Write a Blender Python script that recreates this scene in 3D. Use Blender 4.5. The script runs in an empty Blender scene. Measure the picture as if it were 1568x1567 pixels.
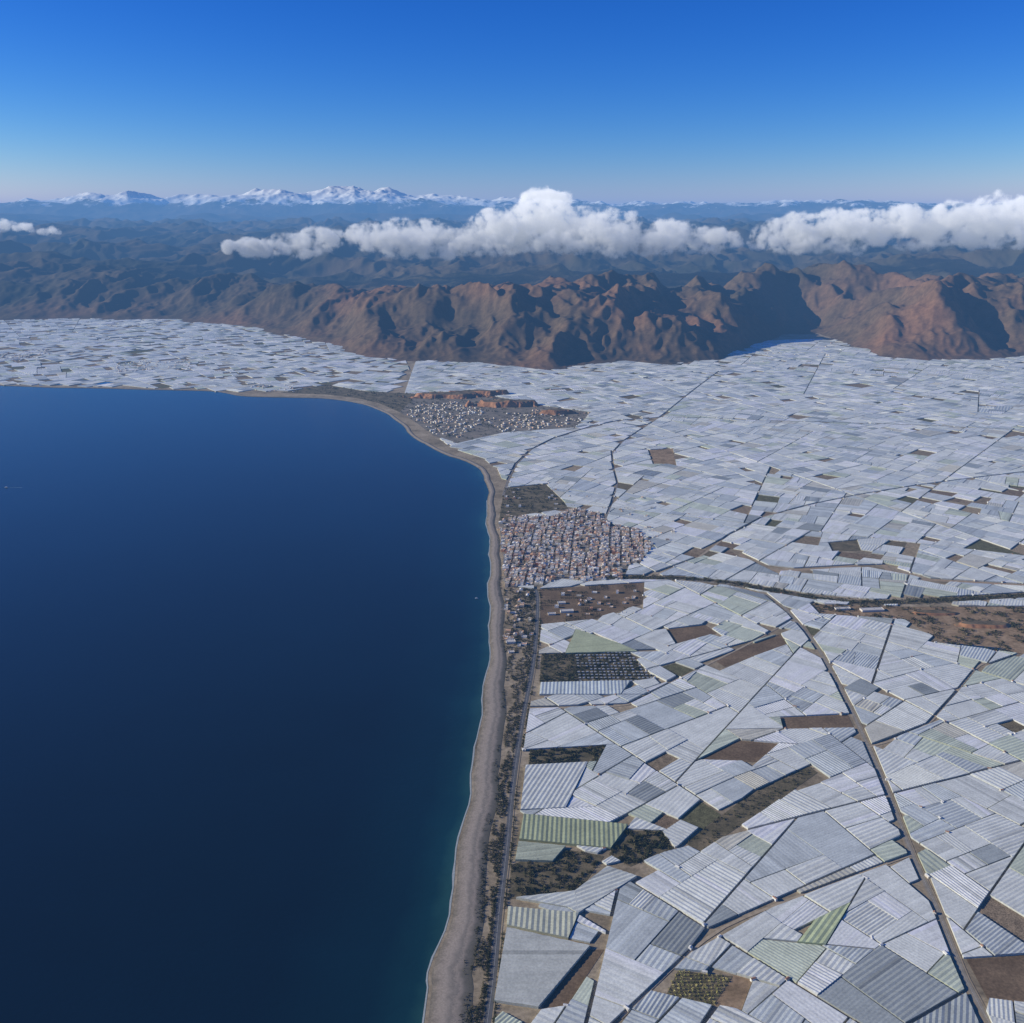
import bpy, math, random, time
import numpy as np
import bmesh
from mathutils import Vector
from mathutils.geometry import tessellate_polygon
T0=time.time()
random.seed(7); rng=np.random.default_rng(7)
S=bpy.context.scene
S.view_settings.view_transform='Standard'
PITCH=math.radians(16.5); F=784/math.tan(math.radians(27)); H=1000.0
SP,CP=math.sin(PITCH),math.cos(PITCH)
# aerial survey -> ground coordinates in metres (map digitised from the aerial photograph)
def G(u,v,z=0.0):
    x=(u-784)/F; y=(784-v)/F
    dz=-SP+y*CP; dy=CP+y*SP
    t=(H-z)/(-dz)
    return (x*t,dy*t)
def GL(l): return [G(*p) for p in l]
def elevtan(v):
    y=(784-v)/F
    return (-SP+y*CP)/(CP+y*SP)
# ---------------------------------------------------------------- noise
_an=np.arange(1024)*(2*math.pi/1024); _cs=np.cos(_an); _sn=np.sin(_an)
def perlin(x,y,seed=0):
    x=np.asarray(x,float); y=np.asarray(y,float)
    xi=np.floor(x); yi=np.floor(y)
    xf=x-xi; yf=y-yi; xi=xi.astype(np.int64); yi=yi.astype(np.int64)
    def g(ix,iy,dx,dy):
        h=(ix*374761393+iy*668265263+seed*144269504)&0xffffffff
        h=((h^(h>>13))*1274126177)&0xffffffff
        h=(h^(h>>16))&1023
        return _cs[h]*dx+_sn[h]*dy
    ux=xf*xf*xf*(xf*(xf*6-15)+10); uy=yf*yf*yf*(yf*(yf*6-15)+10)
    a=g(xi,yi,xf,yf); b=g(xi+1,yi,xf-1,yf); c=g(xi,yi+1,xf,yf-1); d=g(xi+1,yi+1,xf-1,yf-1)
    return ((a+(b-a)*ux)+((c+(d-c)*ux)-(a+(b-a)*ux))*uy)*1.5
def fbm(x,y,o=4,seed=0):
    s=0;a=1;n=0
    for i in range(o):
        s=s+a*perlin(x,y,seed+i); n+=a; a*=.5; x=x*2.03+3.1; y=y*2.03-1.7
    return s/n
def ridged(x,y,o=7,seed=0,gain=.52,rnd=.0004):
    s=0;a=1.0;n=0;w=1.0
    for i in range(o):
        q=perlin(x,y,seed+i); r=1-np.sqrt(q*q+rnd)+math.sqrt(rnd)*.5
        s=s+a*r*r*w; n+=a; w=np.clip(r*r*1.5,0,1); a*=gain
        c,sn=math.cos(.6),math.sin(.6)
        x,y=(x*c-y*sn)*2.05+7.3,(x*sn+y*c)*2.05-2.9
    return s/n
def ss(a,b,x):
    t=np.clip((x-a)/(b-a),0,1); return t*t*(3-2*t)
# ---------------------------------------------------------------- materials
def newmat(name):
    m=bpy.data.materials.new(name); m.use_nodes=True
    nt=m.node_tree; nt.nodes.clear()
    return m,nt
class N:
    def __init__(s,nt): s.nt=nt
    def __call__(s,t,**k):
        n=s.nt.nodes.new(t)
        for a,b in k.items(): setattr(n,a,b)
        return n
    def link(s,a,b): s.nt.links.new(a,b)
    def noise(s,vec,scale,detail=4,rough=.6):
        n=s('ShaderNodeTexNoise'); n.inputs['Scale'].default_value=scale
        n.inputs['Detail'].default_value=detail; n.inputs['Roughness'].default_value=rough
        s.link(vec,n.inputs['Vector']); return n.outputs['Fac']
    def ramp(s,fac,stops,interp='LINEAR'):
        n=s('ShaderNodeValToRGB'); cr=n.color_ramp; cr.interpolation=interp
        while len(cr.elements)<len(stops): cr.elements.new(.5)
        for e,(p,c) in zip(cr.elements,stops):
            e.position=p; e.color=(*c,1) if not isinstance(c,(int,float)) else (c,c,c,1)
        s.link(fac,n.inputs['Fac']); return n.outputs['Color']
    def mix(s,a,b,fac,mode='MIX'):
        n=s('ShaderNodeMix',data_type='RGBA',blend_type=mode)
        for sock,v in ((n.inputs[6],a),(n.inputs[7],b),(n.inputs[0],fac)):
            if hasattr(v,'is_linked'): s.link(v,sock)
            elif isinstance(v,(int,float)): sock.default_value=v
            else: sock.default_value=(*v,1)
        return n.outputs[2]
    def math(s,op,a,b=0.0,c=None):
        n=s('ShaderNodeMath',operation=op)
        for i,v in enumerate((a,b,c)):
            if v is None: continue
            if hasattr(v,'is_linked'): s.link(v,n.inputs[i])
            else: n.inputs[i].default_value=v
        return n.outputs[0]
    def out(s,col,rough=.9,spec=.2,normal=None):
        p=s('ShaderNodeBsdfPrincipled'); o=s('ShaderNodeOutputMaterial')
        if hasattr(col,'is_linked'): s.link(col,p.inputs['Base Color'])
        else: p.inputs['Base Color'].default_value=(*col,1)
        if hasattr(rough,'is_linked'): s.link(rough,p.inputs['Roughness'])
        else: p.inputs['Roughness'].default_value=rough
        p.inputs['Specular IOR Level'].default_value=spec
        if normal is not None: s.link(normal,p.inputs['Normal'])
        s.link(p.outputs[0],o.inputs['Surface']); return p
def pos(n): return n('ShaderNodeNewGeometry').outputs['Position']
def attrmat(name,rough=.8,spec=.2,nscale=.05,lo=.8,hi=1.1,nscale2=None,detail=3):
    m,nt=newmat(name); n=N(nt); P=pos(n)
    a=n('ShaderNodeAttribute',attribute_name='Col')
    f=n.noise(P,nscale,detail,.65)
    c=n.mix(a.outputs['Color'],n.ramp(f,[(.3,lo),(.7,hi)]),1.0,'MULTIPLY')
    if nscale2:
        c=n.mix(c,n.ramp(n.noise(P,nscale2,2,.6),[(.35,lo),(.65,hi)]),1.0,'MULTIPLY')
    n.out(c,rough,spec); return m
M_green=attrmat('greenhouse_plastic',.5,.25,.035,.85,1.07,.3)
M_attr=attrmat('painted_surface',.85,.2,.3,.85,1.08,detail=1)
M_leaf=attrmat('foliage',.9,.1,.2,.6,1.3,detail=1)
M_road=attrmat('asphalt',.9,.2,.1,.8,1.15)
def ground_mat(name,cols,s1=.01,s2=.12):
    m,nt=newmat(name); n=N(nt); P=pos(n)
    f1=n.noise(P,s1,6,.65); f2=n.noise(P,s2,4,.7)
    c=n.ramp(f1,[(.3,cols[0]),(.5,cols[1]),(.68,cols[2])])
    c=n.mix(c,n.ramp(f2,[(.3,.6),(.7,1.25)]),1.0,'MULTIPLY')
    n.out(c,.95,.1); return m
M_ground=ground_mat('ground_soil',[(.18,.145,.09),(.37,.295,.19),(.50,.41,.28)])
M_brown=ground_mat('bare_field',[(.15,.10,.055),(.21,.145,.085),(.28,.195,.115)],.02,.2)
M_orange=ground_mat('orange_earth',[(.19,.13,.065),(.35,.24,.135),(.46,.33,.20)],.02,.1)
M_scrub=ground_mat('scrub_ground',[(.09,.08,.04),(.17,.14,.08),(.28,.22,.13)],.03,.25)
M_town=ground_mat('town_ground',[(.16,.14,.11),(.25,.22,.17),(.35,.29,.215)],.02,.2)
# ---------------------------------------------------------------- mesh builder
class MB:
    def __init__(s): s.v=[];s.f=[];s.c=[]
    def face(s,pts,col):
        b=len(s.v); s.v.extend(pts); s.f.append(tuple(range(b,b+len(pts)))); s.c.append(col)
    def build(s,name,mat,coll=None):
        me=bpy.data.meshes.new(name); me.from_pydata(s.v,[],s.f)
        at=me.attributes.new('Col','FLOAT_COLOR','FACE')
        arr=np.ones((len(s.f),4),np.float32); arr[:,:3]=np.array(s.c,np.float32)
        at.data.foreach_set('color',arr.ravel())
        me.materials.append(mat)
        o=bpy.data.objects.new(name,me); S.collection.objects.link(o); return o
def grid_mesh(name,X,Y,Z,mat,attrs=None,smooth=True):
    nr,nc=X.shape
    me=bpy.data.meshes.new(name)
    me.vertices.add(nr*nc); co=np.stack([X,Y,Z],-1).astype(np.float32).ravel()
    me.vertices.foreach_set('co',co)
    i=np.arange(nr*nc).reshape(nr,nc)
    q=np.stack([i[:-1,:-1],i[:-1,1:],i[1:,1:],i[1:,:-1]],-1).reshape(-1,4)
    me.loops.add(q.size); me.loops.foreach_set('vertex_index',q.ravel().astype(np.int32))
    me.polygons.add(len(q)); me.polygons.foreach_set('loop_start',(np.arange(len(q))*4).astype(np.int32))
    me.update(calc_edges=True)
    me.polygons.foreach_set('use_smooth',np.full(len(q),smooth))
    if attrs:
        for k,a in attrs.items():
            at=me.attributes.new(k,'FLOAT','POINT'); at.data.foreach_set('value',a.astype(np.float32).ravel())
    me.materials.append(mat)
    o=bpy.data.objects.new(name,me); S.collection.objects.link(o); return o
# ---------------------------------------------------------------- polygon helpers
def clip(poly,nx,ny,c):
    out=[];k=len(poly)
    for i in range(k):
        a=poly[i];b=poly[(i+1)%k]
        da=a[0]*nx+a[1]*ny-c; db=b[0]*nx+b[1]*ny-c
        if da>=0: out.append(a)
        if (da>0 and db<0) or (da<0 and db>0):
            t=da/(da-db); out.append((a[0]+(b[0]-a[0])*t,a[1]+(b[1]-a[1])*t))
    return out
def area(p):
    return .5*sum(p[i][0]*p[(i+1)%len(p)][1]-p[(i+1)%len(p)][0]*p[i][1] for i in range(len(p)))
def cen(p): return (sum(q[0] for q in p)/len(p),sum(q[1] for q in p)/len(p))
def pip(x,y,poly):
    r=False;j=len(poly)-1
    for i in range(len(poly)):
        xi,yi=poly[i];xj,yj=poly[j]
        if (yi>y)!=(yj>y) and x<(xj-xi)*(y-yi)/(yj-yi)+xi: r=not r
        j=i
    return r
def catmull(pts,step):
    P=[pts[0]]+list(pts)+[pts[-1]]; out=[]
    for i in range(1,len(P)-2):
        p0,p1,p2,p3=[np.array(P[i+k]) for k in (-1,0,1,2)]
        n=max(1,int(np.linalg.norm(p2-p1)/step))
        for t in np.arange(n)/n:
            out.append(tuple(.5*((2*p1)+(-p0+p2)*t+(2*p0-5*p1+4*p2-p3)*t*t+(-p0+3*p1-3*p2+p3)*t**3)))
    out.append(tuple(pts[-1])); return out
def polydist(X,Y,line):
    L=np.array(line); d=np.full(X.shape,1e12)
    for a,b in zip(L[:-1],L[1:]):
        e=b-a; l=e@e+1e-9
        t=np.clip(((X-a[0])*e[0]+(Y-a[1])*e[1])/l,0,1)
        d=np.minimum(d,(X-a[0]-t*e[0])**2+(Y-a[1]-t*e[1])**2)
    return np.sqrt(d)
# ---------------------------------------------------------------- coast
shore_px=[(648,1568),(660,1490),(688,1400),(703,1300),(722,1200),(733,1120),(742,1060),(750,1000),(751,950),(749,900),(752,860),(749,820),(745,790),(748,755),(738,724),(715,707),(682,697),(655,682),(634,671),(612,648),(582,629),(548,618),(500,611),(430,609),(370,607),(330,600),(270,598),(220,597),(150,595),(80,594),(0,591),(-150,588),(-400,580)]
sw=GL(shore_px)
sw=[(-420,-3000),(-330,-500),(-190,500)]+sw+[(-9000,8200),(-30000,14000),(-80000,20000)]
shore=catmull(sw,30)
shore=[(x+3*math.sin(y*.021)+2.5*float(perlin(x/60,y/60,3)) ,y+ 4*float(perlin(x/70,y/70,9))) for x,y in shore]
shore_c=sw
landpoly=shore+[(-80000,90000),(90000,90000),(90000,-3000)]
tri=tessellate_polygon([[Vector((x,y,0)) for x,y in landpoly]])
me=bpy.data.meshes.new('ground'); me.from_pydata([(x,y,0) for x,y in landpoly],[],[tuple(t) for t in tri]); me.materials.append(M_ground)
g=bpy.data.objects.new('ground',me); S.collection.objects.link(g)
def offset_line(line,d):
    L=np.array(line); T=np.gradient(L,axis=0); T/=np.linalg.norm(T,axis=1)[:,None]+1e-9
    Nn=np.stack([T[:,1],-T[:,0]],1)
    d=np.asarray(d)
    return L+Nn*(d[:,None] if d.ndim else d)
near=[p for p in shore if p[1]<9000 and p[1]>-1000 and p[0]>-9000]
nl=np.array(near)
arc=np.concatenate([[0],np.cumsum(np.linalg.norm(np.diff(nl,axis=0),axis=1))])
ws=np.interp(nl[:,1],[0,1100,1800,2400,3000,3700,4500,6000],[66,60,48,36,28,24,20,15])
ws=ws*(1+.15*perlin(arc/150,arc*0+.5,4))
rows=[]; cols=[0,.06,.12,.2,.4,.6,.8,1.0]; zs=[-1.6,-.2,.8,1.4,1.8,1.9,1.6,.25]
for c,z in zip(cols,zs):
    o=offset_line(nl,ws*c-4*(c==0)); rows.append(np.concatenate([o,np.full((len(o),1),z)],1))
R=np.array(rows)
m,nt=newmat('beach_sand'); n=N(nt); P=pos(n)
t=n('ShaderNodeAttribute',attribute_name='across').outputs['Fac']
tn=n.math('ADD',t,n.math('MULTIPLY',n.math('SUBTRACT',n.noise(P,.05,5,.7),.5),.45))
c=n.ramp(tn,[(0,(.14,.125,.10)),(.12,(.22,.19,.15)),(.25,(.35,.295,.235)),(.42,(.41,.345,.275)),(.55,(.27,.235,.19)),(.68,(.38,.315,.245)),(.8,(.21,.185,.14)),(1,(.17,.15,.10))])
c=n.mix(c,n.ramp(n.noise(P,.4,4,.7),[(.3,.75),(.7,1.15)]),1.0,'MULTIPLY')
n.out(c,.95,.1); M_sand=m
grid_mesh('beach',R[:,:,0],R[:,:,1],R[:,:,2],M_sand,{'across':np.repeat(np.array(cols)[:,None],len(nl),1)})
mb=MB()
w=1.0+2.4*np.clip(fbm(arc/35,arc*0+.3,3,5)*1.5+.3,0.0,2)
A=offset_line(nl,-2.0-w*.8); B=offset_line(nl,0*w-.8)
for i in range(len(nl)-1):
    if nl[i,1]>3500: continue
    mb.face([(A[i,0],A[i,1],-.85),(A[i+1,0],A[i+1,1],-.85),(B[i+1,0],B[i+1,1],-.7),(B[i,0],B[i,1],-.7)],(.38,.42,.42))
mb.build('surf_foam',M_attr)
# ---------------------------------------------------------------- sea
az=np.radians(np.linspace(-88,60,420)); r=np.exp(np.linspace(math.log(60),math.log(90000),420))
AZ,RR=np.meshgrid(az,r); X=RR*np.sin(AZ); Y=RR*np.cos(AZ)
D=polydist(X,Y,shore_c)
m,nt=newmat('sea_water'); n=N(nt); P=pos(n)
d=n('ShaderNodeAttribute',attribute_name='dist').outputs['Fac']
dn=n.math('ADD',d,n.math('MULTIPLY',n.math('SUBTRACT',n.noise(P,.006,5,.6),.5),60))
dd=n.math('DIVIDE',dn,800)
c=n.ramp(dd,[(0,(.018,.075,.072)),(.03,(.004,.036,.048)),(.09,(.0013,.018,.032)),(.28,(.0006,.009,.021)),(1,(.0004,.0062,.0165))])
c=n.mix(c,n.ramp(n.noise(P,.0012,5,.6),[(.3,.7),(.7,1.35)]),1.0,'MULTIPLY')
bp=n('ShaderNodeBump'); bp.inputs['Strength'].default_value=.4; bp.inputs['Distance'].default_value=1.0
n.link(n.noise(P,.09,5,.65),bp.inputs['Height'])
p=n.out(c,.16,.40,bp.outputs[0]); p.inputs['IOR'].default_value=1.33
grid_mesh('sea',X,Y,np.full(X.shape,-1.0),m,{'dist':D})
# ---------------------------------------------------------------- mountains
foot_px=[(-500,476),(-200,486),(0,492),(100,492),(250,492),(340,498),(420,512),(500,530),(560,550),(640,560),(740,562),(820,570),(920,564),(1040,564),(1100,552),(1150,532),(1200,516),(1250,514),(1300,530),(1350,548),(1420,556),(1568,550),(1800,547),(2200,542)]
fw=np.array(GL(foot_px)); faz=np.arctan2(fw[:,0],fw[:,1]); fr=np.hypot(fw[:,0],fw[:,1])
ua=lambda u:np.arctan2((np.array(u)-784)/F,CP+.28*SP)
amp_u=[-300,0,250,380,500,600,700,850,980,1080,1160,1250,1400,1568,1900]; amp=[.55,.55,.58,.62,.66,.74,.84,.95,1.03,1.03,.95,.92,1.0,1.15,1.15]
sk=[(-400,318),(0,314),(60,307),(120,302),(200,299),(250,305),(300,299),(370,296),(440,292),(480,298),(510,289),(545,282),(575,293),(600,291),(640,299),(700,304),(780,306),(900,308),(1000,312),(1150,313),(1200,310),(1300,310),(1400,314),(1568,316),(1900,316)]
sku=np.array([a for a,b in sk]); skh=np.array([H+50000*elevtan(b) for a,b in sk])
def terrain(X,Y):
    Rr=np.hypot(X,Y); A=np.arctan2(X,Y)
    q1=fbm(X/1300,Y/1300,3,50); q2=fbm(X/1300+9,Y/1300,3,60)
    wx=X+300*q1; wy=Y+300*q2
    s=Rr-np.interp(A,faz,fr)+300*fbm(X/600,Y/600,3,70)
    a1=np.interp(A,ua(amp_u),amp)
    up=ss(-100,1900,s)
    E1=455*a1*up*(1-.80*ss(2100,3900,s))
    rA=ridged(wx/2300,wy/2000,2,11,.4,.006)
    rB=ridged((wx+90*q2)/560,(wy)/1250,2,31,.32,.005)
    rC=ridged((X+130*q1)/210,(Y+130*q2)/360,2,41,.45,.006)
    rD=ridged((X+50*q2)/85,(Y+50*q1)/120,1,45,.5,.006)
    mid=ss(-50,500,s)
    am=a1*mid*(1-.5*ss(2500,4200,s))
    up2=.2+.8*ss(-100,1300,s)*(1-.35*ss(1500,2300,s))
    h1=E1*(.48+.62*rA)+am*(up2*(215*(rB-.5)+72*(rC-.5))+15*(rD-.5))+18*mid
    E2=np.interp(Rr,[9500,11000,12500,15000,20000,25000,30000,36000,90000],[0,50,200,370,500,620,700,650,560])*ss(300,3000,s)
    rb=ridged(wx/5600+3,wy/3400,2,91,.45,.003); rb2=ridged(wx/1700,wy/1500,2,95,.42,.004)
    far_=ss(60,400,E2)
    h2=E2*(.35+.88*rb)+far_*(250*(rb2-.5)+115*(ridged((wx)/560,(wy)/800,2,99,.42,.005)-.5))
    E3=np.interp(A,ua(sku),skh)*np.exp(-((Rr-50000)/np.where(Rr<50000,7000,4000))**2)
    rc=ridged(X/3000,Y/3800,5,131)
    h3=E3*(.86+.24*rc)
    E4=np.exp(-((Rr-40000)/5000)**2)*(500+520*rb+160*(rb2-.4))
    return np.maximum(np.maximum(h1+h2*.9,h3),E4)-12-60*ss(0,-400,s)
az=np.radians(np.linspace(-38,38,1300)); r=np.exp(np.linspace(math.log(5700),math.log(56000),950))
AZ,RR=np.meshgrid(az,r); X=RR*np.sin(AZ); Y=RR*np.cos(AZ)
Z=terrain(X,Y)
print('terrain',time.time()-T0)
m,nt=newmat('mountain_rock'); n=N(nt)
ge=n('ShaderNodeNewGeometry'); P=ge.outputs['Position']
sep=n('ShaderNodeSeparateXYZ'); n.link(P,sep.inputs[0])
f1=n.noise(P,.0007,4,.55); f2=n.noise(P,.018,4,.7)
c=n.ramp(f1,[(.38,(.085,.066,.040)),(.5,(.130,.088,.052)),(.64,(.205,.112,.062))])
c=n.mix(c,n.ramp(f2,[(.35,.70),(.65,1.2)]),1.0,'MULTIPLY')
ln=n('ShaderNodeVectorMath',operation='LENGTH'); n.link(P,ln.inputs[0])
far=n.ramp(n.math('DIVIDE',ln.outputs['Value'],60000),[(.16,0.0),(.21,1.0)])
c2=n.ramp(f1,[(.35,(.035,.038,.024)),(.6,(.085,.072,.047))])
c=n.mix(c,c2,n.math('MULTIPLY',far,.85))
sn=n.math('ADD',sep.outputs['Z'],n.math('MULTIPLY',n.math('SUBTRACT',n.noise(P,.0009,5,.75),.5),1500))
snf=n.ramp(n.math('DIVIDE',sn,3000),[(.47,0.0),(.51,1.0)])
c=n.mix(c,(.88,.88,.84),snf)
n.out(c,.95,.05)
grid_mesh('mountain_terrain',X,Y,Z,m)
# ---------------------------------------------------------------- feature polygons
bound_px=[(740,1640),(748,1568),(757,1500),(766,1400),(778,1300),(788,1200),(803,1100),(818,1020),(824,960),(822,905),(775,900),(765,850),(764,800),(772,750),(760,722),(737,703),(690,688),(664,668),(640,650),(615,630),(580,616),(545,608),(500,603),(430,600)]
bound=GL(bound_px)
seaward=[(-260,-500)]+bound+[(-20000,7000),(-20000,-500)]
Z_town=GL([(764,800),(790,793),(850,792),(875,780),(915,786),(940,806),(975,812),(1000,836),(984,858),(962,868),(955,888),(900,892),(860,888),(828,898),(775,900)])
zones=[('town',Z_town,M_town),
 ('scrub_field',GL([(772,748),(835,742),(862,768),(870,780),(800,790),(764,800)]),M_scrub),
 ('crop_field',GL([(826,903),(986,893),(984,926),(905,950),(828,958)]),M_brown),
 ('campsite_ground',GL([(829,1003),(960,998),(1002,1040),(962,1046),(826,1046)]),M_scrub),
 ('grove_ground',GL([(812,1150),(928,1143),(915,1168),(810,1173)]),M_scrub),
 ('grove_ground',GL([(783,1325),(860,1300),(925,1312),(885,1368),(778,1378)]),M_scrub),
 ('grove_ground',GL([(960,1272),(1012,1275),(1032,1300),(965,1328),(932,1310)]),M_scrub),
 ('dry_riverbed',GL([(1050,1292),(1150,1215),(1238,1174),(1252,1184),(1175,1238),(1072,1306)]),M_scrub),
 ('bare_field',GL([(1070,1165),(1130,1135),(1192,1140),(1160,1168)]),M_brown),
 ('bare_field',GL([(1195,1100),(1298,1095),(1308,1116),(1200,1118)]),M_brown),
 ('bare_field',GL([(1020,965),(1080,958),(1098,970),(1035,988)]),M_brown),
 ('bare_field',GL([(1090,1010),(1195,972),(1205,988),(1110,1022)]),M_brown),
 ('bare_field',GL([(1480,1470),(1600,1462),(1625,1545),(1512,1530)]),M_brown),
 ('bare_field',GL([(828,1548),(898,1455),(925,1455),(868,1542)]),M_brown),
 ('bare_field',GL([(1268,832),(1312,828),(1318,844),(1275,846)]),M_scrub),
 ('bare_field',GL([(992,690),(1030,688),(1035,712),(1000,712)]),M_orange),
 ('orchard_ground',GL([(1038,1488),(1122,1496),(1092,1542),(1020,1525)]),M_scrub),
 ('orange_earth',GL([(1124,1494),(1152,1502),(1135,1548),(1094,1540)]),M_orange),
 ('ravine',GL([(1240,926),(1390,930),(1568,930),(1750,936),(1750,1012),(1560,1002),(1450,988),(1385,950),(1255,942)]),M_orange),
 ('scrub_field',GL([(430,602),(500,590),(560,600),(640,604),(612,632),(580,618),(545,610),(500,605)]),M_scrub),
 ('village_ground',GL([(612,632),(640,604),(720,600),(830,622),(905,632),(880,656),(770,664),(700,680),(664,668),(640,650)]),M_town),
]
manual=[(GL([(882,966),(948,988),(976,1000),(866,1003)]),(.56,.60,.36),0.2),
 (GL([(802,1250),(962,1266),(935,1302),(795,1288)]),(.42,.46,.27),1.5),
 (GL([(794,1292),(866,1299),(846,1322),(789,1320)]),(.50,.53,.38),.2),
 (GL([(1248,1412),(1302,1386),(1264,1450),(1222,1446)]),(.60,.67,.38),.9),
 (GL([(776,1424),(903,1452),(824,1546),(757,1536)]),(.60,.61,.53),0.0),
 (GL([(790,1378),(870,1393),(885,1402),(975,1345),(930,1330),(880,1368)]),(.70,.72,.63),.5),
 (GL([(828,1048),(965,1045),(950,1066),(826,1066)]),(.62,.68,.65),1.5),
 (GL([(805,1175),(900,1170),(866,1240),(797,1243)]),(.70,.72,.65),1.2),
 (GL([(778,1392),(886,1402),(870,1440),(776,1420)]),(.58,.59,.44),1.5)]
manual=[(p if area(p)>0 else p[::-1],c,t) for p,c,t in manual]
patchz=.30
for nm,poly,mat in zones:
    tr=tessellate_polygon([[Vector((x,y,0)) for x,y in poly]])
    me=bpy.data.meshes.new(nm); me.from_pydata([(x,y,patchz) for x,y in poly],[],[tuple(t) for t in tr]); me.materials.append(mat)
    S.collection.objects.link(bpy.data.objects.new(nm,me))
# ---------------------------------------------------------------- roads
dirt=(.46,.37,.25)
roads=[('coastal_road',catmull(GL([(738,1640),(746,1568),(755,1500),(764,1400),(776,1300),(786,1200),(801,1100),(816,1020),(822,960),(821,905),(800,900)]),25),4.5,(.14,.14,.135),9),
 ('main_road',catmull(GL([(1540,1640),(1515,1568),(1478,1500),(1438,1400),(1397,1310),(1370,1240),(1330,1145),(1290,1062),(1250,990),(1215,948),(1185,918),(1120,896),(985,885)]),30),4.0,(.32,.28,.21),8.5),
 ('country_road',catmull(GL([(770,760),(790,712),(830,680),(905,655),(1000,640),(1200,646),(1400,652),(1600,662)]),60),4.5,(.24,.21,.17),7.5),
 ('country_road',catmull(GL([(925,800),(945,740),(940,690),(1010,640),(1060,600),(1100,570)]),60),3,(.24,.21,.17),5),
 ('dirt_road',catmull(GL([(1135,850),(1160,872),(1220,874),(1300,868),(1345,862),(1380,884),(1480,892),(1620,900)]),40),7,(.42,.31,.20),12),
 ('dirt_road',catmull(GL([(985,885),(1060,860),(1150,800),(1260,770),(1400,745),(1600,720)]),60),3,dirt,5),
 ('dirt_road',catmull(GL([(1215,948),(1150,985),(1040,1040),(960,1080),(815,1085)]),40),2.5,dirt,4),
 ('dirt_road',catmull(GL([(1330,1145),(1420,1110),(1500,1020),(1560,1003)]),40),2.5,dirt,4),
 ('dirt_road',catmull(GL([(950,1560),(1080,1440),(1180,1390),(1395,1310)]),40),2.5,dirt,3.5),
]
def strip(name,line,hw,col,z,mat):
    a=offset_line(line,-hw); b=offset_line(line,hw); mb=MB()
    for i in range(len(line)-1):
        mb.face([(a[i,0],a[i,1],z),(b[i,0],b[i,1],z),(b[i+1,0],b[i+1,1],z),(a[i+1,0],a[i+1,1],z)],col)
    return mb.build(name,mat)
for i,(nm,line,hw,col,gap) in enumerate(roads):
    strip(nm+'_verge',line,gap*.8,(.37,.295,.19),.40+.01*i,M_road)
    strip(nm,line,hw,col,.55+.012*i,M_road)
    if 'dirt' not in nm: strip(nm+'_centre_line',line,.12,(.7,.7,.7),.70+.012*i,M_road)
ravine_line=catmull(GL([(940,885),(1080,889),(1200,908),(1290,922),(1400,922),(1568,913),(1750,905)]),40)
strip('dry_riverbed',ravine_line,16,(.19,.15,.085),.36,M_road)
# ---------------------------------------------------------------- parcels
def thfield(x,y): return math.radians(47)+math.radians(42)*float(fbm(x/1300+5,y/1300,2,77))
def ext(poly,dx,dy):
    t=[p[0]*dx+p[1]*dy for p in poly]; return min(t),max(t)
def bsp(poly,th,scale,out):
    A=area(poly)
    if len(poly)<3 or A<250: return
    cx,cy=cen(poly)
    if A>70000: th=thfield(cx,cy)+random.gauss(0,.10)
    if A<scale*random.choice([.4,.6,.9,1.2,2.0]):
        out.append((poly,th)); return
    dx,dy=math.cos(th),math.sin(th)
    a0,a1=ext(poly,dx,dy); b0,b1=ext(poly,-dy,dx)
    e=th if (a1-a0)*random.uniform(.75,1.3)>(b1-b0) else th+math.pi/2
    e+=random.gauss(0,.07 if A<90000 else .13)
    nx,ny=math.cos(e),math.sin(e); t0,t1=ext(poly,nx,ny)
    c=t0+(t1-t0)*random.uniform(.33,.67)
    gap=2.8 if A>400000 else (1.9 if A>45000 else (1.1 if random.random()<.5 else .4))
    bsp(clip(poly,nx,ny,c+gap),th+random.gauss(0,.04),scale,out)
    bsp(clip(poly,-nx,-ny,-(c-gap)),th+random.gauss(0,.04),scale,out)
P1=[(-400,450),(800,450),(6200,7600),(4000,8800),(-700,7600)]
P1=P1 if area(P1)>0 else P1[::-1]
leaves=[]; bsp(P1,.8,5800,leaves)
P2=GL([(-260,594),(560,622),(640,600),(600,500)])+GL([(420,482),(0,474),(-260,466)])
P2=P2 if area(P2)>0 else P2[::-1]
leaves2=[]; bsp(clip(P2,1,0,-7500),.8,7000,leaves2)
leaves2=[l for l in leaves2 if cen(l[0])[0]<-700 or cen(l[0])[1]>7600]
leaves+=leaves2
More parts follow.
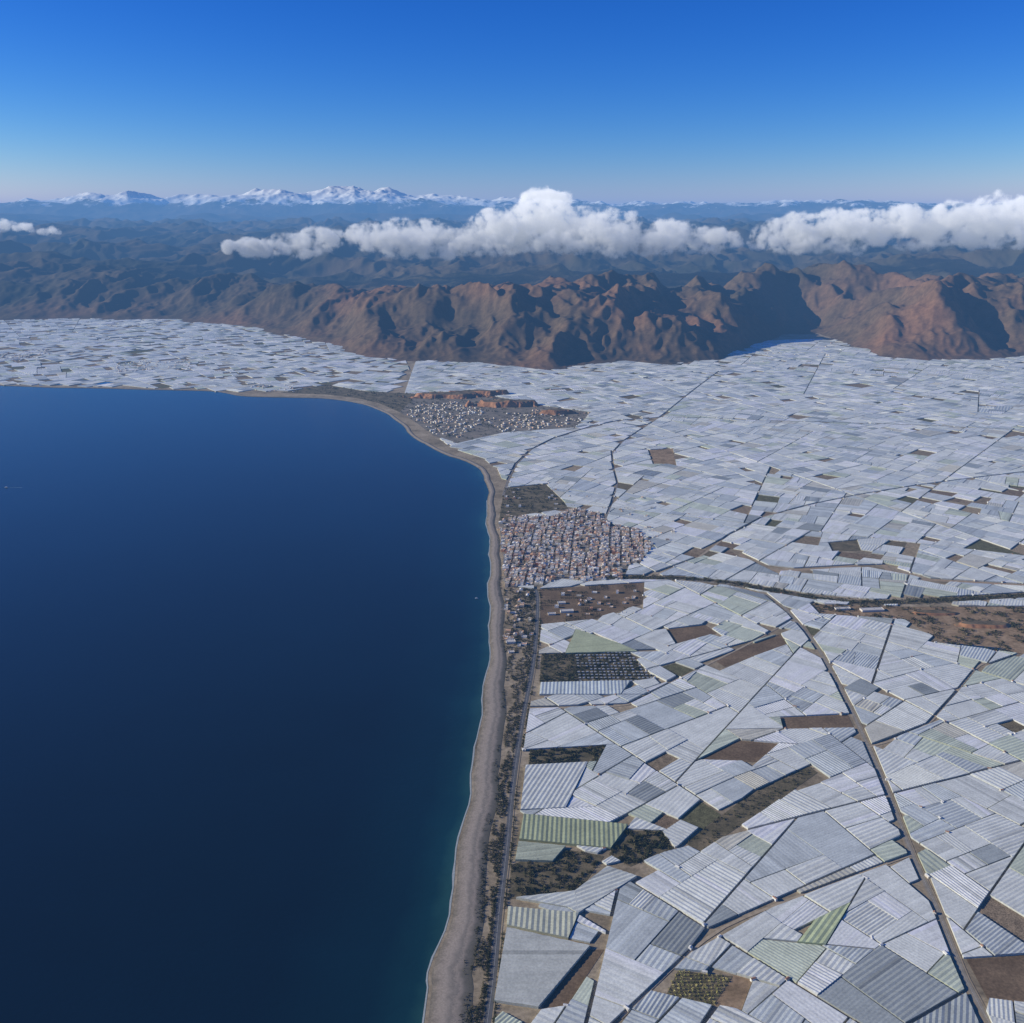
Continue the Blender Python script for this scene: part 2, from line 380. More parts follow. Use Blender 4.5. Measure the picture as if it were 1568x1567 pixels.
def splitby(leaves,a,b,gap):
    ex,ey=b[0]-a[0],b[1]-a[1]; L=math.hypot(ex,ey)
    if L<1: return leaves
    ex/=L;ey/=L;nx,ny=-ey,ex;c=a[0]*nx+a[1]*ny; ta=a[0]*ex+a[1]*ey
    out=[]
    bx0,bx1=min(a[0],b[0])-gap,max(a[0],b[0])+gap; by0,by1=min(a[1],b[1])-gap,max(a[1],b[1])+gap
    for lf in leaves:
        p=lf[0]
        if abs(p[0][0]-(bx0+bx1)/2)>500+(bx1-bx0)/2 or abs(p[0][1]-(by0+by1)/2)>500+(by1-by0)/2: out.append(lf);continue
        xs=[q[0] for q in p]
        if max(xs)<bx0 or min(xs)>bx1: out.append(lf);continue
        ys=[q[1] for q in p]
        if max(ys)<by0 or min(ys)>by1: out.append(lf);continue
        u0,u1=ext(p,nx,ny)
        if u0>=c+gap or u1<=c-gap: out.append(lf);continue
        q=clip(clip(p,nx,ny,c-gap),-nx,-ny,-(c+gap))
        if len(q)<3: out.append(lf);continue
        s0,s1=ext(q,ex,ey)
        if s1<ta or s0>ta+L: out.append(lf);continue
        for pp in (clip(p,nx,ny,c+gap),clip(p,-nx,-ny,-(c-gap))):
            if len(pp)>=3 and area(pp)>150: out.append((pp,lf[1]))
    return out
def simp(line,k):
    l=line[::k]
    if l[-1]!=line[-1]: l=l+[line[-1]]
    return l
for nm,line,hw,col,gap in roads[1:]:
    l=simp(line,4)
    for a,b in zip(l[:-1],l[1:]): leaves=splitby(leaves,a,b,gap)
l=simp(ravine_line,4)
for a,b in zip(l[:-1],l[1:]): leaves=splitby(leaves,a,b,20)
for a,b in zip(bound[:-1],bound[1:]): leaves=splitby(leaves,a,b,8)
excl=[z[1] for z in zones]+[mn[0] for mn in manual]
for poly in excl:
    for i in range(len(poly)): leaves=splitby(leaves,poly[i],poly[(i+1)%len(poly)],1.5)
C=np.array([cen(l[0]) for l in leaves])
TZ=terrain(C[:,0],C[:,1]); SD=polydist(C[:,0],C[:,1],shore_c)
PN=fbm(C[:,0]/420,C[:,1]/420,3,15)
keep=[]
for k,lf in enumerate(leaves):
    x,y=C[k]
    if TZ[k]>3 and y>5000: continue
    if pip(x,y,seaward): continue
    if SD[k]<55 or not pip(x,y,landpoly): continue
    if any(pip(x,y,z) for z in excl): continue
    keep.append((lf[0],lf[1],PN[k]))
print('parcels',time.time()-T0)
# ---------------------------------------------------------------- greenhouse builder
def greenhouse(mb,poly,th,col,near=True,hgt=None,amp=None,sw_=None):
    hgt=hgt or random.uniform(2.4,3.8); amp=amp if amp is not None else random.choice([.12,.2,.35,.5,.65]); sw_=sw_ or random.choice([5.5,7,8,9.5])
    if not near: sw_*=1.6; amp*=1.5
    nx,ny=-math.sin(th),math.cos(th)
    t0,t1=ext(poly,nx,ny); n_=max(2,int(round((t1-t0)/sw_))); w_=(t1-t0)/n_
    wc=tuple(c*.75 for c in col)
    sd=random.choice([.02,.035,.07,.10])
    for i in range(n_):
        f=random.gauss(1,sd)
        if random.random()<.05: f*=random.choice([.75,.85,1.12])
        cc=tuple(min(.92,c*f) for c in col)
        for hlf in (0,1):
            a=t0+(i+.5*hlf)*w_; b=a+.5*w_
            q=clip(clip(poly,nx,ny,a),-nx,-ny,-b)
            if len(q)<3: continue
            top=[]
            for p in q:
                t=(p[0]*nx+p[1]*ny-a)/(.5*w_); t=min(1,max(0,t))
                top.append((p[0],p[1],hgt+amp*(t if hlf==0 else 1-t)))
            mb.face(top,cc)
            for j in range(len(q)):
                p0=top[j];p1=top[(j+1)%len(q)]
                s0=p0[0]*nx+p0[1]*ny; s1=p1[0]*nx+p1[1]*ny
                if i>0 or hlf:
                    if abs(s0-a)<.02 and abs(s1-a)<.02: continue
                if i<n_-1 or hlf==0:
                    if abs(s0-b)<.02 and abs(s1-b)<.02: continue
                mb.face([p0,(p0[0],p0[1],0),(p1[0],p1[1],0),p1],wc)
def ghcol():
    r_=random.random()
    if r_<.48: b=random.uniform(.76,.86); return (b*1.0,b*1.02,b*.91)
    if r_<.73: b=random.uniform(.58,.74); return (b*.96,b*1.02,b*.96)
    if r_<.85: b=random.uniform(.88,.92); return (b,b*1.01,b*.94)
    if r_<.92: b=random.uniform(.58,.74); return (b*.96,b*1.03,b*.78)
    if r_<.965: b=random.uniform(.58,.70); return (b*1.04,b*1.0,b*.80)
    b=random.uniform(.36,.50); return (b*.95,b*1.02,b*.95)
mass=MB(); fields=MB(); lanes=[]
for poly,th,patchn in keep:
    x,y=cen(poly); A=area(poly); d_=math.hypot(x,y)
    if A<300: continue
    rnd=random.random()
    pb=.015+(.26 if patchn>(.36 if d_>2300 else .42) else 0)+(.02 if d_>3000 else 0)+(.15 if (x<-700 and y>6000) else 0)
    if rnd<pb:
        col=random.choice([(.24,.175,.11),(.31,.235,.15),(.20,.16,.09),(.38,.30,.19),(.16,.15,.075),(.28,.215,.135)])
        fields.face([(p[0],p[1],.22) for p in poly],col); continue
    if A<900:
        if random.random()<.5: continue
    if random.random()<.35: th+=math.pi/2
    col=ghcol()
    lanes.append((poly,d_))
    if d_<1750:
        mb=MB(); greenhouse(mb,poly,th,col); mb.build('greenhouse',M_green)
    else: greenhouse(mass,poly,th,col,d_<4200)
mass.build('greenhouse_field',M_green)
fields.build('crop_fields',attrmat('field_soil',.95,.1,.08,.6,1.3,.4))
for poly,col,th in manual:
    mb=MB()
    if len(poly)==6:   # L-shaped plot: two wings
        for wq in (GL([(790,1378),(870,1393),(885,1402),(880,1368)]),GL([(880,1368),(885,1402),(975,1345),(930,1330)])):
            wq=wq if area(wq)>0 else wq[::-1]; greenhouse(mb,wq,th,col,hgt=4.2,amp=.7,sw_=8)
    else: greenhouse(mb,poly,th,col,hgt=4.2,amp=.7,sw_=8)
    mb.build('greenhouse',M_green)
print('greenhouses',time.time()-T0)
# ---------------------------------------------------------------- boxes / buildings
def box(mb,cx,cy,w,d,z0,z1,th,col,top=None,gable=0,parapet=False):
    c,s=math.cos(th),math.sin(th)
    P_=lambda a,b,z:(cx+a*c-b*s,cy+a*s+b*c,z)
    w/=2;d/=2
    cs=[(-w,-d),(w,-d),(w,d),(-w,d)]
    for i in range(4):
        a=cs[i];b=cs[(i+1)%4]; mb.face([P_(*a,z0),P_(*b,z0),P_(*b,z1),P_(*a,z1)],col)
    top=top or col
    if gable:
        mb.face([P_(-w,-d,z1),P_(w,-d,z1),P_(w,0,z1+gable),P_(-w,0,z1+gable)],top)
        mb.face([P_(-w,0,z1+gable),P_(w,0,z1+gable),P_(w,d,z1),P_(-w,d,z1)],top)
        mb.face([P_(-w,d,z1),P_(-w,-d,z1),P_(-w,0,z1+gable)],col); mb.face([P_(w,-d,z1),P_(w,d,z1),P_(w,0,z1+gable)],col)
    elif parapet:
        e=.35; h=.9
        mb.face([P_(a*(1-e/w),b*(1-e/d),z1-h) for a,b in cs],top)
        for i in range(4):
            a=cs[i];b=cs[(i+1)%4]; a2=(a[0]*(1-e/w),a[1]*(1-e/d)); b2=(b[0]*(1-e/w),b[1]*(1-e/d))
            mb.face([P_(*a,z1),P_(*b,z1),P_(*b2,z1),P_(*a2,z1)],col)
            mb.face([P_(*a2,z1),P_(*b2,z1),P_(*b2,z1-h),P_(*a2,z1-h)],col)
    else: mb.face([P_(*p,z1) for p in cs],top)
def windows(mb,cx,cy,w,d,z1,th):
    c,s=math.cos(th),math.sin(th)
    P_=lambda a,b,z:(cx+a*c-b*s,cy+a*s+b*c,z)
    fl=max(1,int(z1/3.1)); o=.06
    for k in range(fl):
        z=k*3.1+1.0
        for side in range(4):
            L=w if side%2==0 else d
            nn=max(1,int(L/3.4))
            for i in range(nn):
                t=-L/2+(i+.5)*L/nn; hw=.5
                if side==0: q=[(t-hw,-d/2-o),(t+hw,-d/2-o)]
                elif side==2: q=[(t+hw,d/2+o),(t-hw,d/2+o)]
                elif side==1: q=[(w/2+o,t-hw),(w/2+o,t+hw)]
                else: q=[(-w/2-o,t+hw),(-w/2-o,t-hw)]
                zb=0.35 if (k==0 and i%3==0) else z
                mb.face([P_(*q[0],zb),P_(*q[1],zb),P_(*q[1],z+1.2),P_(*q[0],z+1.2)],(.05,.06,.07))
wallc=[(.80,.75,.64),(.86,.83,.75),(.74,.61,.44),(.72,.50,.30),(.58,.30,.17),(.80,.69,.50),(.62,.52,.41),(.82,.70,.46),(.52,.53,.50),(.86,.84,.78),(.86,.85,.80)]
roofc=[(.70,.42,.26),(.60,.35,.20),(.72,.62,.50),(.78,.72,.62),(.54,.50,.44),(.70,.48,.31),(.84,.81,.74),(.82,.78,.71)]
th_t=math.radians(84)
def bsp2(poly,th,out,amin):
    A=area(poly)
    if len(poly)<3 or A<40: return
    dx,dy=math.cos(th),math.sin(th)
    a0,a1=ext(poly,dx,dy); b0,b1=ext(poly,-dy,dx)
    if A<amin*random.uniform(.7,1.8): out.append((poly,th,(a0+a1)/2,(b0+b1)/2,a1-a0,b1-b0)); return
    e=th if a1-a0>b1-b0 else th+math.pi/2
    nx,ny=math.cos(e),math.sin(e); t0,t1=ext(poly,nx,ny); c=t0+(t1-t0)*random.uniform(.42,.58)
    gap=(3.0 if A>1500 else .15)
    bsp2(clip(poly,nx,ny,c+gap),th,out,amin); bsp2(clip(poly,-nx,-ny,-(c-gap)),th,out,amin)
txs=[p[0] for p in Z_town]; tys=[p[1] for p in Z_town]
tp=[(min(txs),min(tys)),(max(txs),min(tys)),(max(txs),max(tys)),(min(txs),max(tys))]
outt=[]; bsp2(tp,th_t,outt,135)
nh=0
def house(cx,cy,w_,d_,th,h):
    mb=MB(); wc=random.choice(wallc); rc=random.choice(roofc)
    c,s=math.cos(th),math.sin(th)
    f=random.uniform(.88,1.05); wc=tuple(v*f for v in wc)
    box(mb,cx,cy,w_-.1,d_-.1,0,h,th,wc,rc,gable=(1.6 if random.random()<.22 else 0),parapet=True)
    if h>6 and random.random()<.7:
        a,b=random.uniform(-.2,.2)*w_,random.uniform(-.2,.2)*d_
        box(mb,cx+a*c-b*s,cy+a*s+b*c,3.4,3.0,h-.85,h+2.1,th,wc,random.choice(roofc))
    windows(mb,cx,cy,w_-.1,d_-.1,h,th)
    mb.build('town_house',M_attr)
for poly,th,ac,bc,w_,d_ in outt:
    A=area(poly)
    c,s=math.cos(th),math.sin(th); cx,cy=ac*c-bc*s,ac*s+bc*c
    if not pip(cx,cy,Z_town): continue
    edge=float(fbm(cx/90,cy/90,2,61))
    if random.random()<.06+(.5 if edge>.2 else 0): continue
    if A<.6*w_*d_ or w_<5 or d_<5: continue
    house(cx,cy,w_,d_,th,random.choice([3.6,3.8,6.2,6.4,6.7,6.9,6.9,9.6])+random.uniform(-.2,.3)); nh+=1
for (u0,u1,v0,v1,k) in [(772,815,902,990,34),(835,975,905,945,26),(770,800,745,795,14),(985,1040,800,835,18),(840,880,742,780,10),(900,1000,760,800,14)]:
    for _ in range(k):
        x,y=G(random.uniform(u0,u1),random.uniform(v0,v1)); house(x,y,random.uniform(8,15),random.uniform(7,11),th_t+random.choice([0,math.pi/2]),random.choice([3.4,3.6,6.5])); nh+=1
print('houses',nh,'greenhouses',len(keep))
mv=MB()
def village(poly,n_,hs=(3.2,3.5,6.2),big=1):
    xs=[p[0] for p in poly]; ys=[p[1] for p in poly]
    for k in range(n_):
        x,y=random.uniform(min(xs),max(xs)),random.uniform(min(ys),max(ys))
        if not pip(x,y,poly) or float(perlin(x/90,y/90,66))<-.25: continue
        wc=random.choice([(.80,.77,.68),(.74,.70,.60),(.70,.60,.46),(.7,.58,.42),(.62,.42,.28),(.82,.8,.74)])
        a=.5+math.pi/2*random.randint(0,1)+random.gauss(0,.05)
        box(mv,x,y,random.uniform(7,14)*big,random.uniform(6,10)*big,0,random.choice(hs)*big,a,wc,random.choice([(.78,.74,.66),(.52,.33,.21),(.60,.54,.44),(.62,.44,.30)]))
village(GL([(620,634),(640,622),(700,616),(740,628),(735,650),(700,672),(668,668),(642,650)]),520)
village(GL([(735,640),(830,628),(905,634),(880,654),(770,662)]),320)
village(GL([(-10,545),(70,535),(80,545),(20,556)]),340,big=1.3)
village(GL([(170,556),(290,552),(300,566),(180,572)]),340,big=1.2)
village(GL([(380,592),(450,590),(450,601),(390,600)]),110)
village(GL([(1120,545),(1280,525),(1300,545),(1150,560)]),90,big=1.3)
mv.build('distant_village_houses',M_attr)
ms=MB()
for poly,d_ in lanes:
    if random.random()<(.25 if d_<4000 else .12):
        p=random.choice(poly); cx,cy=cen(poly)
        x=p[0]+(p[0]-cx)*.04; y=p[1]+(p[1]-cy)*.04
        w_=random.uniform(4,9)
        box(ms,x,y,w_,random.uniform(3.5,5),0,random.uniform(3.2,4.8),random.uniform(0,3),random.choice([(.72,.71,.67),(.6,.55,.46),(.5,.5,.47)]),(.70,.69,.65) if random.random()<.6 else (.4,.22,.14),gable=1.0)
ms.build('farm_sheds',M_attr)
mpond,nt_=newmat('pond_water'); n_=N(nt_); n_.out((.008,.028,.035),.08,.5)
def pond(poly):
    mb=MB(); mb.face([(x,y,.46) for x,y in poly],(.01,.03,.03)); mb.build('reservoir',mpond)
pond(GL([(1445,984),(1500,990),(1540,994),(1532,1000),(1480,998)]))
pond(GL([(130,583),(235,582),(240,589),(140,590)])); pond(GL([(60,586),(120,585),(125,590),(60,591)]))
pond(GL([(1355,950),(1385,953),(1380,958),(1352,956)]))
# ---------------------------------------------------------------- vegetation
def scatter(name,pts,rad,cols,ntri=26,squash=.75):
    k=len(pts)
    if k==0: return
    pts=np.array(pts); rad=np.array(rad)
    d=rng.normal(size=(k,ntri,3)); d/=np.linalg.norm(d,axis=2)[...,None]; d*=rng.uniform(.35,1,(k,ntri,1))**.5
    d[...,2]=d[...,2]*squash+squash*.75
    ctr=d*rad[:,None,None]; ctr[...,:2]+=pts[:,None,:2]; ctr[...,2]+=.3
    off=rng.normal(size=(k,ntri,3,3))*(rad[:,None,None,None]*.33)
    V=(ctr[:,:,None,:]+off).reshape(-1,3)
    V[:,2]=np.maximum(V[:,2],.1)
    nt_=k*ntri
    base=np.array(cols)[rng.integers(0,len(cols),k)]*rng.uniform(.7,1.25,(k,1))
    c=np.repeat(base,ntri,0)*rng.uniform(.6,1.4,(nt_,1))
    tv=np.zeros((k,3,3)); tv[:,:,:2]=pts[:,None,:2]; tv[:,0,0]-=rad*.08; tv[:,1,0]+=rad*.08; tv[:,2,2]=rad*1.1
    V=np.concatenate([V,tv.reshape(-1,3)]); c=np.concatenate([c,np.tile([[.06,.045,.03]],(k,1))]); nt_+=k
    me=bpy.data.meshes.new(name); me.vertices.add(len(V)); me.vertices.foreach_set('co',V.astype(np.float32).ravel())
    me.loops.add(nt_*3); me.loops.foreach_set('vertex_index',np.arange(nt_*3,dtype=np.int32))
    me.polygons.add(nt_); me.polygons.foreach_set('loop_start',(np.arange(nt_)*3).astype(np.int32))
    me.update(calc_edges=True)
    at=me.attributes.new('Col','FLOAT_COLOR','FACE'); at.data.foreach_set('color',np.concatenate([c,np.ones((nt_,1))],1).astype(np.float32).ravel())
    me.materials.append(M_leaf); S.collection.objects.link(bpy.data.objects.new(name,me))
dark=[(.065,.07,.03),(.08,.08,.038),(.055,.065,.03)]; dry=[(.13,.115,.06),(.16,.135,.08),(.10,.09,.045)]
rl=np.array(roads[0][1]); ry=rl[:,1]; rx=rl[:,0]
bl=offset_line(nl,ws*.70)
bx=bl[(nl[:,1]<3400)&(nl[:,1]>600)]
bx=bx[np.argsort(bx[:,1])]
k=13000
y=rng.uniform(850,2750,k); xr=np.interp(y,ry,rx); xb=np.interp(y,bx[:,1],bx[:,0])
t=rng.random(k)**.7; x=xb+(xr-6-xb)*t
ok=fbm(x/14,y/55,2,8)>(.18-.42*t)
scatter('dune_scrub',np.stack([x,y],1)[ok],rng.uniform(.7,2.0,k)[ok],dark+dry,16,.6)
k=1500
y=rng.uniform(800,2900,k); x=np.interp(y,ry,rx)+rng.choice([-1,1],k)*rng.uniform(6,10,k)
ok=perlin(x/40,y/60,18)>-.15
scatter('roadside_trees',np.stack([x,y],1)[ok],rng.uniform(1,2.3,k)[ok],dark,24)
def fillveg(name,poly,n_,r0,r1,cols,ntri=24,thr=-.3,sc=25):
    xs=[p[0] for p in poly]; ys=[p[1] for p in poly]
    x=rng.uniform(min(xs),max(xs),n_); y=rng.uniform(min(ys),max(ys),n_)
    f=fbm(x/sc,y/sc,2,22)
    pts=[(a,b) for a,b,q in zip(x,y,f) if q>thr and pip(a,b,poly)]
    scatter(name,pts,rng.uniform(r0,r1,len(pts)),cols,ntri)
zz={}
for nm,poly,mat in zones: zz.setdefault(nm,[]).append(poly)
for p in zz['grove_ground']: fillveg('tree_grove',p,900,1.2,3.0,dark+dry[:1],26,-.1)
fillveg('riverbed_scrub',zz['dry_riverbed'][0],1100,1,2.4,dark+dry)
fillveg('ravine_scrub',zz['ravine'][0],4500,1.5,4,dark+dry,22,.0,60)
fillveg('field_scrub',zz['scrub_field'][0],900,2,4,dark+dry,22,.0,40)
fillveg('coastal_scrub',zz['scrub_field'][1],1500,3,6,dark+dry,14,.0,60)
fillveg('campsite_trees',zz['campsite_ground'][0],1300,1.5,3.0,dark,22,-.4)
fillveg('town_trees',Z_town,1100,1.5,3.2,dark,22,.1,40)
fillveg('garden_trees',GL([(772,902),(818,904),(818,1000),(790,1060),(772,1000)]),1200,1.2,3,dark+dry,20,0,30)
fillveg('village_trees',zz['village_ground'][0],2600,3,6,dark,14,-.05,80)
pts=[];rad=[]
p=zz['crop_field'][0]
xs=[q[0] for q in p]; ys=[q[1] for q in p]
yy=min(ys)
while yy<max(ys):
    xx=min(xs); blk=int((yy-min(ys))/60)
    while xx<max(xs):
        if pip(xx,yy,p) and float(perlin(xx/70,blk*1.7,33))>-.05: pts.append((xx+random.gauss(0,.6),yy+random.gauss(0,.6))); rad.append(random.uniform(1.4,2.8))
        xx+=5.5
    yy+=random.choice([9,9,9,16])
scatter('orchard_trees',pts,rad,dark,18)
pts=[];rad=[];p=zz['orchard_ground'][0]
xs=[q[0] for q in p]; ys=[q[1] for q in p]
for i in range(40):
    for j in range(40):
        x=min(xs)+i*6.2; y=min(ys)+j*6.2
        if pip(x,y,p): pts.append((x+random.gauss(0,.5),y+random.gauss(0,.5))); rad.append(random.uniform(1.5,2.3))
scatter('orchard_trees',pts,rad,[(.42,.38,.13),(.50,.44,.17),(.28,.28,.10)],24)
pts=[];rad=[]
for _ in range(2200):
    i=random.randrange(len(ravine_line)-1); a=ravine_line[i]
    pts.append((a[0]+random.gauss(0,14),a[1]+random.gauss(0,9))); rad.append(random.uniform(1.6,3.6))
for poly,d_ in lanes:
    if d_<5200 and random.random()<.35:
        i=random.randrange(len(poly)); a=poly[i]; b=poly[(i+1)%len(poly)]; cx,cy=cen(poly)
        L=math.hypot(b[0]-a[0],b[1]-a[1])
        for _ in range(int(L/7)):
            t=random.random(); x=a[0]+(b[0]-a[0])*t; y=a[1]+(b[1]-a[1])*t
            dd_=math.hypot(x-cx,y-cy)+1e-6; x+=(x-cx)/dd_*1.2; y+=(y-cy)/dd_*1.2
            pts.append((x,y)); rad.append(random.uniform(.6,1.4))
scatter('hedgerow_bushes',pts,rad,dark+dry,16)
mb=MB(); p=zz['campsite_ground'][0]
xs=[q[0] for q in p]; ys=[q[1] for q in p]
x=min(xs)+6
while x<max(xs):
    y=min(ys)+6
    while y<max(ys):
        if pip(x,y,p) and x>min(xs)+90 and random.random()<.85:
            box(mb,x+random.gauss(0,.5),y,5,3.2,.3,3.0,random.gauss(0,.05),(.6,.6,.58),(.52,.53,.52),gable=.5)
        y+=15
    x+=9.5
mb.build('campsite_bungalows',M_attr)
for (u,v,w_,d_,h) in [(782,985,22,14,6),(783,1000,14,10,4),(868,938,34,14,6),(845,942,20,10,5),(785,940,18,10,4),(1335,936,60,18,6),(1290,934,40,14,5),(860,925,20,12,5)]:
    mb=MB(); x,y=G(u,v); box(mb,x,y,w_,d_,0,h,.1,(.70,.65,.58),(.66,.62,.55),parapet=True); windows(mb,x,y,w_,d_,h,.1)
    mb.build('beachfront_building',M_attr)
# ---------------------------------------------------------------- orange cliffs by the far village
m,nt=newmat('cliff_rock'); n=N(nt); ge=n('ShaderNodeNewGeometry'); sp_=n('ShaderNodeSeparateXYZ'); n.link(ge.outputs['Normal'],sp_.inputs[0])
f=n.noise(ge.outputs['Position'],.03,4,.7)
c=n.mix(n.ramp(f,[(.35,(.28,.14,.07)),(.65,(.48,.25,.13))]),n.ramp(f,[(.35,(.10,.085,.05)),(.65,(.24,.18,.11))]),n.ramp(sp_.outputs['Z'],[(.90,0.0),(.97,1.0)]))
n.out(c,.95,.1); M_orangec=m
def bluff(name,c0,rx_,ry_,hmax,seed):
    nx_,ny_=160,90
    xs=np.linspace(-rx_,rx_,nx_); ys=np.linspace(-ry_,ry_,ny_); XX,YY=np.meshgrid(xs,ys)
    q=np.hypot(XX/rx_,YY/ry_)+.6*fbm(XX/120,YY/90,4,seed)
    Zb=hmax*ss(.8,.45,q)*(.75+.4*ridged(XX/200,YY/160,4,seed+3))-1.5
    grid_mesh(name,XX+c0[0],YY+c0[1],Zb,M_orangec)
bluff('cliff',G(690,608),300,90,24,200); bluff('cliff',G(775,622),260,80,34,210); bluff('cliff',G(735,605),260,70,26,220)
bluff('cliff',G(850,634),150,50,24,230); bluff('cliff',G(1500,958),120,28,9,240); bluff('cliff',G(1420,940),90,22,7,250)
# ---------------------------------------------------------------- boats
def boat(u,v,L):
    x,y=G(u,v); mb=MB()
    sec=[(-.5,.16),(-.2,.2),(.2,.17),(.5,.0)]
    for (a,wa),(b,wb) in zip(sec[:-1],sec[1:]):
        mb.face([(x+a*L,y-wa*L,.9),(x+b*L,y-wb*L,1.0),(x+b*L,y+wb*L,1.0),(x+a*L,y+wa*L,.9)],(.7,.7,.7))
        for sg in (-1,1): mb.face([(x+a*L,y+sg*wa*L,.9),(x+b*L,y+sg*wb*L,1.0),(x+b*L,y+sg*wb*.6*L,-1.1),(x+a*L,y+sg*wa*.6*L,-1.1)],(.75,.75,.76))
    mb.face([(x-.5*L,y-.16*L,.9),(x-.5*L,y+.16*L,.9),(x-.5*L,y+.1*L,-1.1),(x-.5*L,y-.1*L,-1.1)],(.7,.7,.7))
    box(mb,x-.05*L,y,.3*L,.2*L,.95,2.8,0,(.75,.75,.75),(.6,.6,.6))
    mb.build('motor_boat',M_attr)
boat(10,747,14)
m2=MB(); x,y=G(10,747); m2.face([(x-8,y+.5,-.88),(x-8,y-.5,-.88),(x+60,y-2,-.88),(x+60,y+2,-.88)],(.12,.22,.30)); m2.build('boat_wake',M_attr)
boat(730,917,9)
# ---------------------------------------------------------------- clouds
m,nt=newmat('cloud_vapour'); n=N(nt)
P=pos(n)
a=n('ShaderNodeAttribute',attribute_name='density').outputs['Fac']
f=n.noise(P,.0050,5,.60)
dn=n.math('ADD',n.math('MULTIPLY',a,2.3),n.math('MULTIPLY',n.math('SUBTRACT',f,.62),5.4))
dn=n.math('MULTIPLY',dn,n.math('MINIMUM',n.math('MULTIPLY',a,4.5),1.0))
dn=n.math('MULTIPLY',n.math('MAXIMUM',n.math('MINIMUM',dn,1.0),0.0),.022)
sc=n('ShaderNodeVolumeScatter'); sc.inputs['Color'].default_value=(1,.99,.97,1); sc.inputs['Anisotropy'].default_value=0.0
n.link(dn,sc.inputs['Density'])
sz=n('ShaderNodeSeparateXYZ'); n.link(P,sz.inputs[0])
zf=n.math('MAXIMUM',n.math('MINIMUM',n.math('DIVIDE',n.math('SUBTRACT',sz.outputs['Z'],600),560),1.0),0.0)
em=n('ShaderNodeEmission'); em.inputs['Color'].default_value=(.95,.95,.96,1); n.link(n.math('MULTIPLY',dn,n.math('ADD',.12,n.math('MULTIPLY',zf,.40))),em.inputs['Strength'])  # cloud glows by itself, more at the tops, standing in for scattered sunlight
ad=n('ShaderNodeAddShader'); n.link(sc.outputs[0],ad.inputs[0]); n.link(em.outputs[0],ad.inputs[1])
o=n('ShaderNodeOutputMaterial'); n.link(ad.outputs[0],o.inputs['Volume']); M_cloud=m
try: m.cycles.volume_step_rate=2.0
except Exception as e: print(e)
ng=bpy.data.node_groups.new('cloud_fog','GeometryNodeTree')
ng.interface.new_socket('Geometry',in_out='INPUT',socket_type='NodeSocketGeometry'); ng.interface.new_socket('Geometry',in_out='OUTPUT',socket_type='NodeSocketGeometry')
gi=ng.nodes.new('NodeGroupInput'); go=ng.nodes.new('NodeGroupOutput'); mv_=ng.nodes.new('GeometryNodeMeshToVolume'); sm=ng.nodes.new('GeometryNodeSetMaterial')
mv_.resolution_mode='VOXEL_SIZE'; mv_.inputs['Voxel Size'].default_value=28.0; mv_.inputs['Interior Band Width'].default_value=140.0; mv_.inputs['Density'].default_value=1.0
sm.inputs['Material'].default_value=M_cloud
ng.links.new(gi.outputs[0],mv_.inputs[0]); ng.links.new(mv_.outputs[0],sm.inputs[0]); ng.links.new(sm.outputs[0],go.inputs[0])
def cloud(puffs):
    bm=bmesh.new()
    for (x,y,z,rx_,ry_,rz_) in puffs:
        rr=bmesh.ops.create_icosphere(bm,subdivisions=2,radius=1)
        for v in rr['verts']: v.co=Vector((x+v.co.x*rx_,y+v.co.y*ry_,z+v.co.z*rz_))
    me=bpy.data.meshes.new('cloud'); bm.to_mesh(me); bm.free(); me.materials.append(M_cloud)
    ob=bpy.data.objects.new('cloud',me); S.collection.objects.link(ob)
    md=ob.modifiers.new('fog','NODES'); md.node_group=ng
def cpuffs(profile,D_,dens=1.0):
    pf=[]
    us=np.array([p[0] for p in profile]); vt=np.array([p[1] for p in profile])+4; vb=np.array([p[2] for p in profile])+5
    x0=(us[0]-784)/F*D_; x1=(us[-1]-784)/F*D_
    n_=int((x1-x0)/60*dens)
    for i in range(n_):
        x=random.uniform(x0,x1); u=x/D_*F+784
        zt=H+D_*elevtan(float(np.interp(u,us,vt))); zb=H+D_*elevtan(float(np.interp(u,us,vb)))
        hh=zt-zb; rz_=min(random.uniform(.28,.5)*hh,230); rz_=max(rz_,55); rx_=rz_*random.uniform(1.0,1.7)
        z=random.uniform(zb+rz_*.9,max(zb+rz_*.95,zt-rz_*.95))
        pf.append((x,D_+random.uniform(-1,1)*min(380,hh*.7),z,rx_,rx_*random.uniform(.8,1.2),rz_))
    return pf
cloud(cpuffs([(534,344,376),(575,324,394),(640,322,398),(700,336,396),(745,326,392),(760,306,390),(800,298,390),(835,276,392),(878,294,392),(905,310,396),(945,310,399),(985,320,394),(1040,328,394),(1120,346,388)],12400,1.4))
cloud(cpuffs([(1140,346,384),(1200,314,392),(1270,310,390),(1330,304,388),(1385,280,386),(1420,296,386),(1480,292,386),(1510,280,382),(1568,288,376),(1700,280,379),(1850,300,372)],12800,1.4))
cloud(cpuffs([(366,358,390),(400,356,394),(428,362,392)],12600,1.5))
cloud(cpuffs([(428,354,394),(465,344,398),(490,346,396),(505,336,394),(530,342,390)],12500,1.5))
cloud(cpuffs([(-250,320,354),(-60,322,354),(0,325,356),(60,330,358),(115,340,361)],14000,1.0))
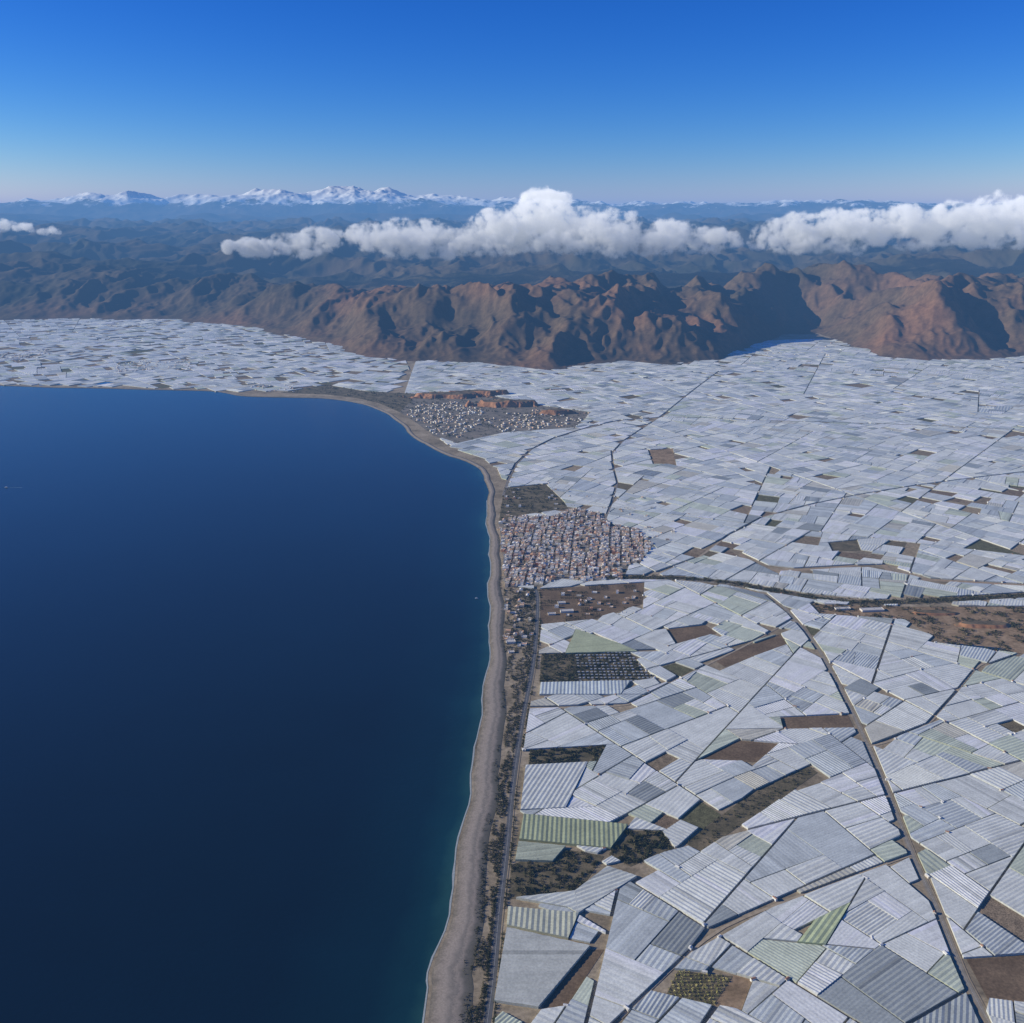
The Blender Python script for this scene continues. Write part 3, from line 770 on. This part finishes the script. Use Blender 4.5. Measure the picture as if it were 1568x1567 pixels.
# ---------------------------------------------------------------- atmospheric haze (absorbing volume, blue emission stands in for scattered light)
m,nt=newmat('air_haze'); n=N(nt)
SIG=1/44000.
ab=n('ShaderNodeVolumeAbsorption'); ab.inputs['Color'].default_value=(0,0,0,1); ab.inputs['Density'].default_value=SIG
em=n('ShaderNodeEmission'); em.inputs['Color'].default_value=(.145,.34,.72,1); em.inputs['Strength'].default_value=SIG
ad=n('ShaderNodeAddShader'); n.link(ab.outputs[0],ad.inputs[0]); n.link(em.outputs[0],ad.inputs[1])
o=n('ShaderNodeOutputMaterial'); n.link(ad.outputs[0],o.inputs['Volume'])
mb=MB(); box(mb,0,40000,200000,100000,-60,1500,0,(1,1,1))
b_=[(-100000,-10000),(100000,-10000),(100000,90000),(-100000,90000)]
mb.face([(x,y,-60) for x,y in b_[::-1]],(1,1,1))
hz=mb.build('atmosphere_haze',m)
bm=bmesh.new(); bm.from_mesh(hz.data); bmesh.ops.remove_doubles(bm,verts=bm.verts,dist=1.0); bmesh.ops.recalc_face_normals(bm,faces=bm.faces); bm.to_mesh(hz.data); bm.free()
# ---------------------------------------------------------------- light
EL=math.radians(21.5); ROT=math.radians(270)
W=bpy.data.worlds.new('World'); S.world=W; W.use_nodes=True; nt=W.node_tree; nt.nodes.clear(); n=N(nt)
sky=n('ShaderNodeTexSky',sky_type='NISHITA'); sky.sun_disc=False; sky.sun_elevation=EL; sky.sun_rotation=ROT; sky.altitude=1000; sky.air_density=1.0; sky.dust_density=.1; sky.ozone_density=1.5
sp=n('ShaderNodeSeparateColor'); n.link(sky.outputs[0],sp.inputs[0])
def chan(o,k,p,g,floor):   # polarising-filter style response: gain*(k*c)^p + floor*c
    t=n.math('POWER',n.math('MULTIPLY',o,k),p)
    return n.math('ADD',n.math('MULTIPLY',t,g),n.math('MULTIPLY',o,floor))
cr=chan(sp.outputs[0],.09/.34,3.3,.80,.0); cg=chan(sp.outputs[1],.09/.46,3.4,1.3,.33); cb=chan(sp.outputs[2],.09/.50,1.2,7.3,.05)
cc=n('ShaderNodeCombineColor'); n.link(cr,cc.inputs[0]); n.link(cg,cc.inputs[1]); n.link(cb,cc.inputs[2])
bg=n('ShaderNodeBackground'); bg.inputs['Strength'].default_value=.09; n.link(cc.outputs[0],bg.inputs['Color'])
o=n('ShaderNodeOutputWorld'); n.link(bg.outputs[0],o.inputs['Surface'])
sl=bpy.data.lights.new('sun','SUN'); sl.energy=5.0; sl.angle=math.radians(.5); sl.color=(1,.92,.74)
so=bpy.data.objects.new('sun',sl); S.collection.objects.link(so)
dv=Vector((math.sin(ROT)*math.cos(EL),math.cos(ROT)*math.cos(EL),math.sin(EL)))
so.rotation_euler=dv.to_track_quat('Z','Y').to_euler(); so.location=(-2000,0,3000)
cd=bpy.data.cameras.new('camera'); cd.lens=18/math.tan(math.radians(27)); cd.sensor_width=36; cd.clip_start=1; cd.clip_end=300000
co=bpy.data.objects.new('camera',cd); co.location=(0,0,H); co.rotation_euler=(math.pi/2-PITCH,0,0); S.collection.objects.link(co); S.camera=co
print('done',time.time()-T0)
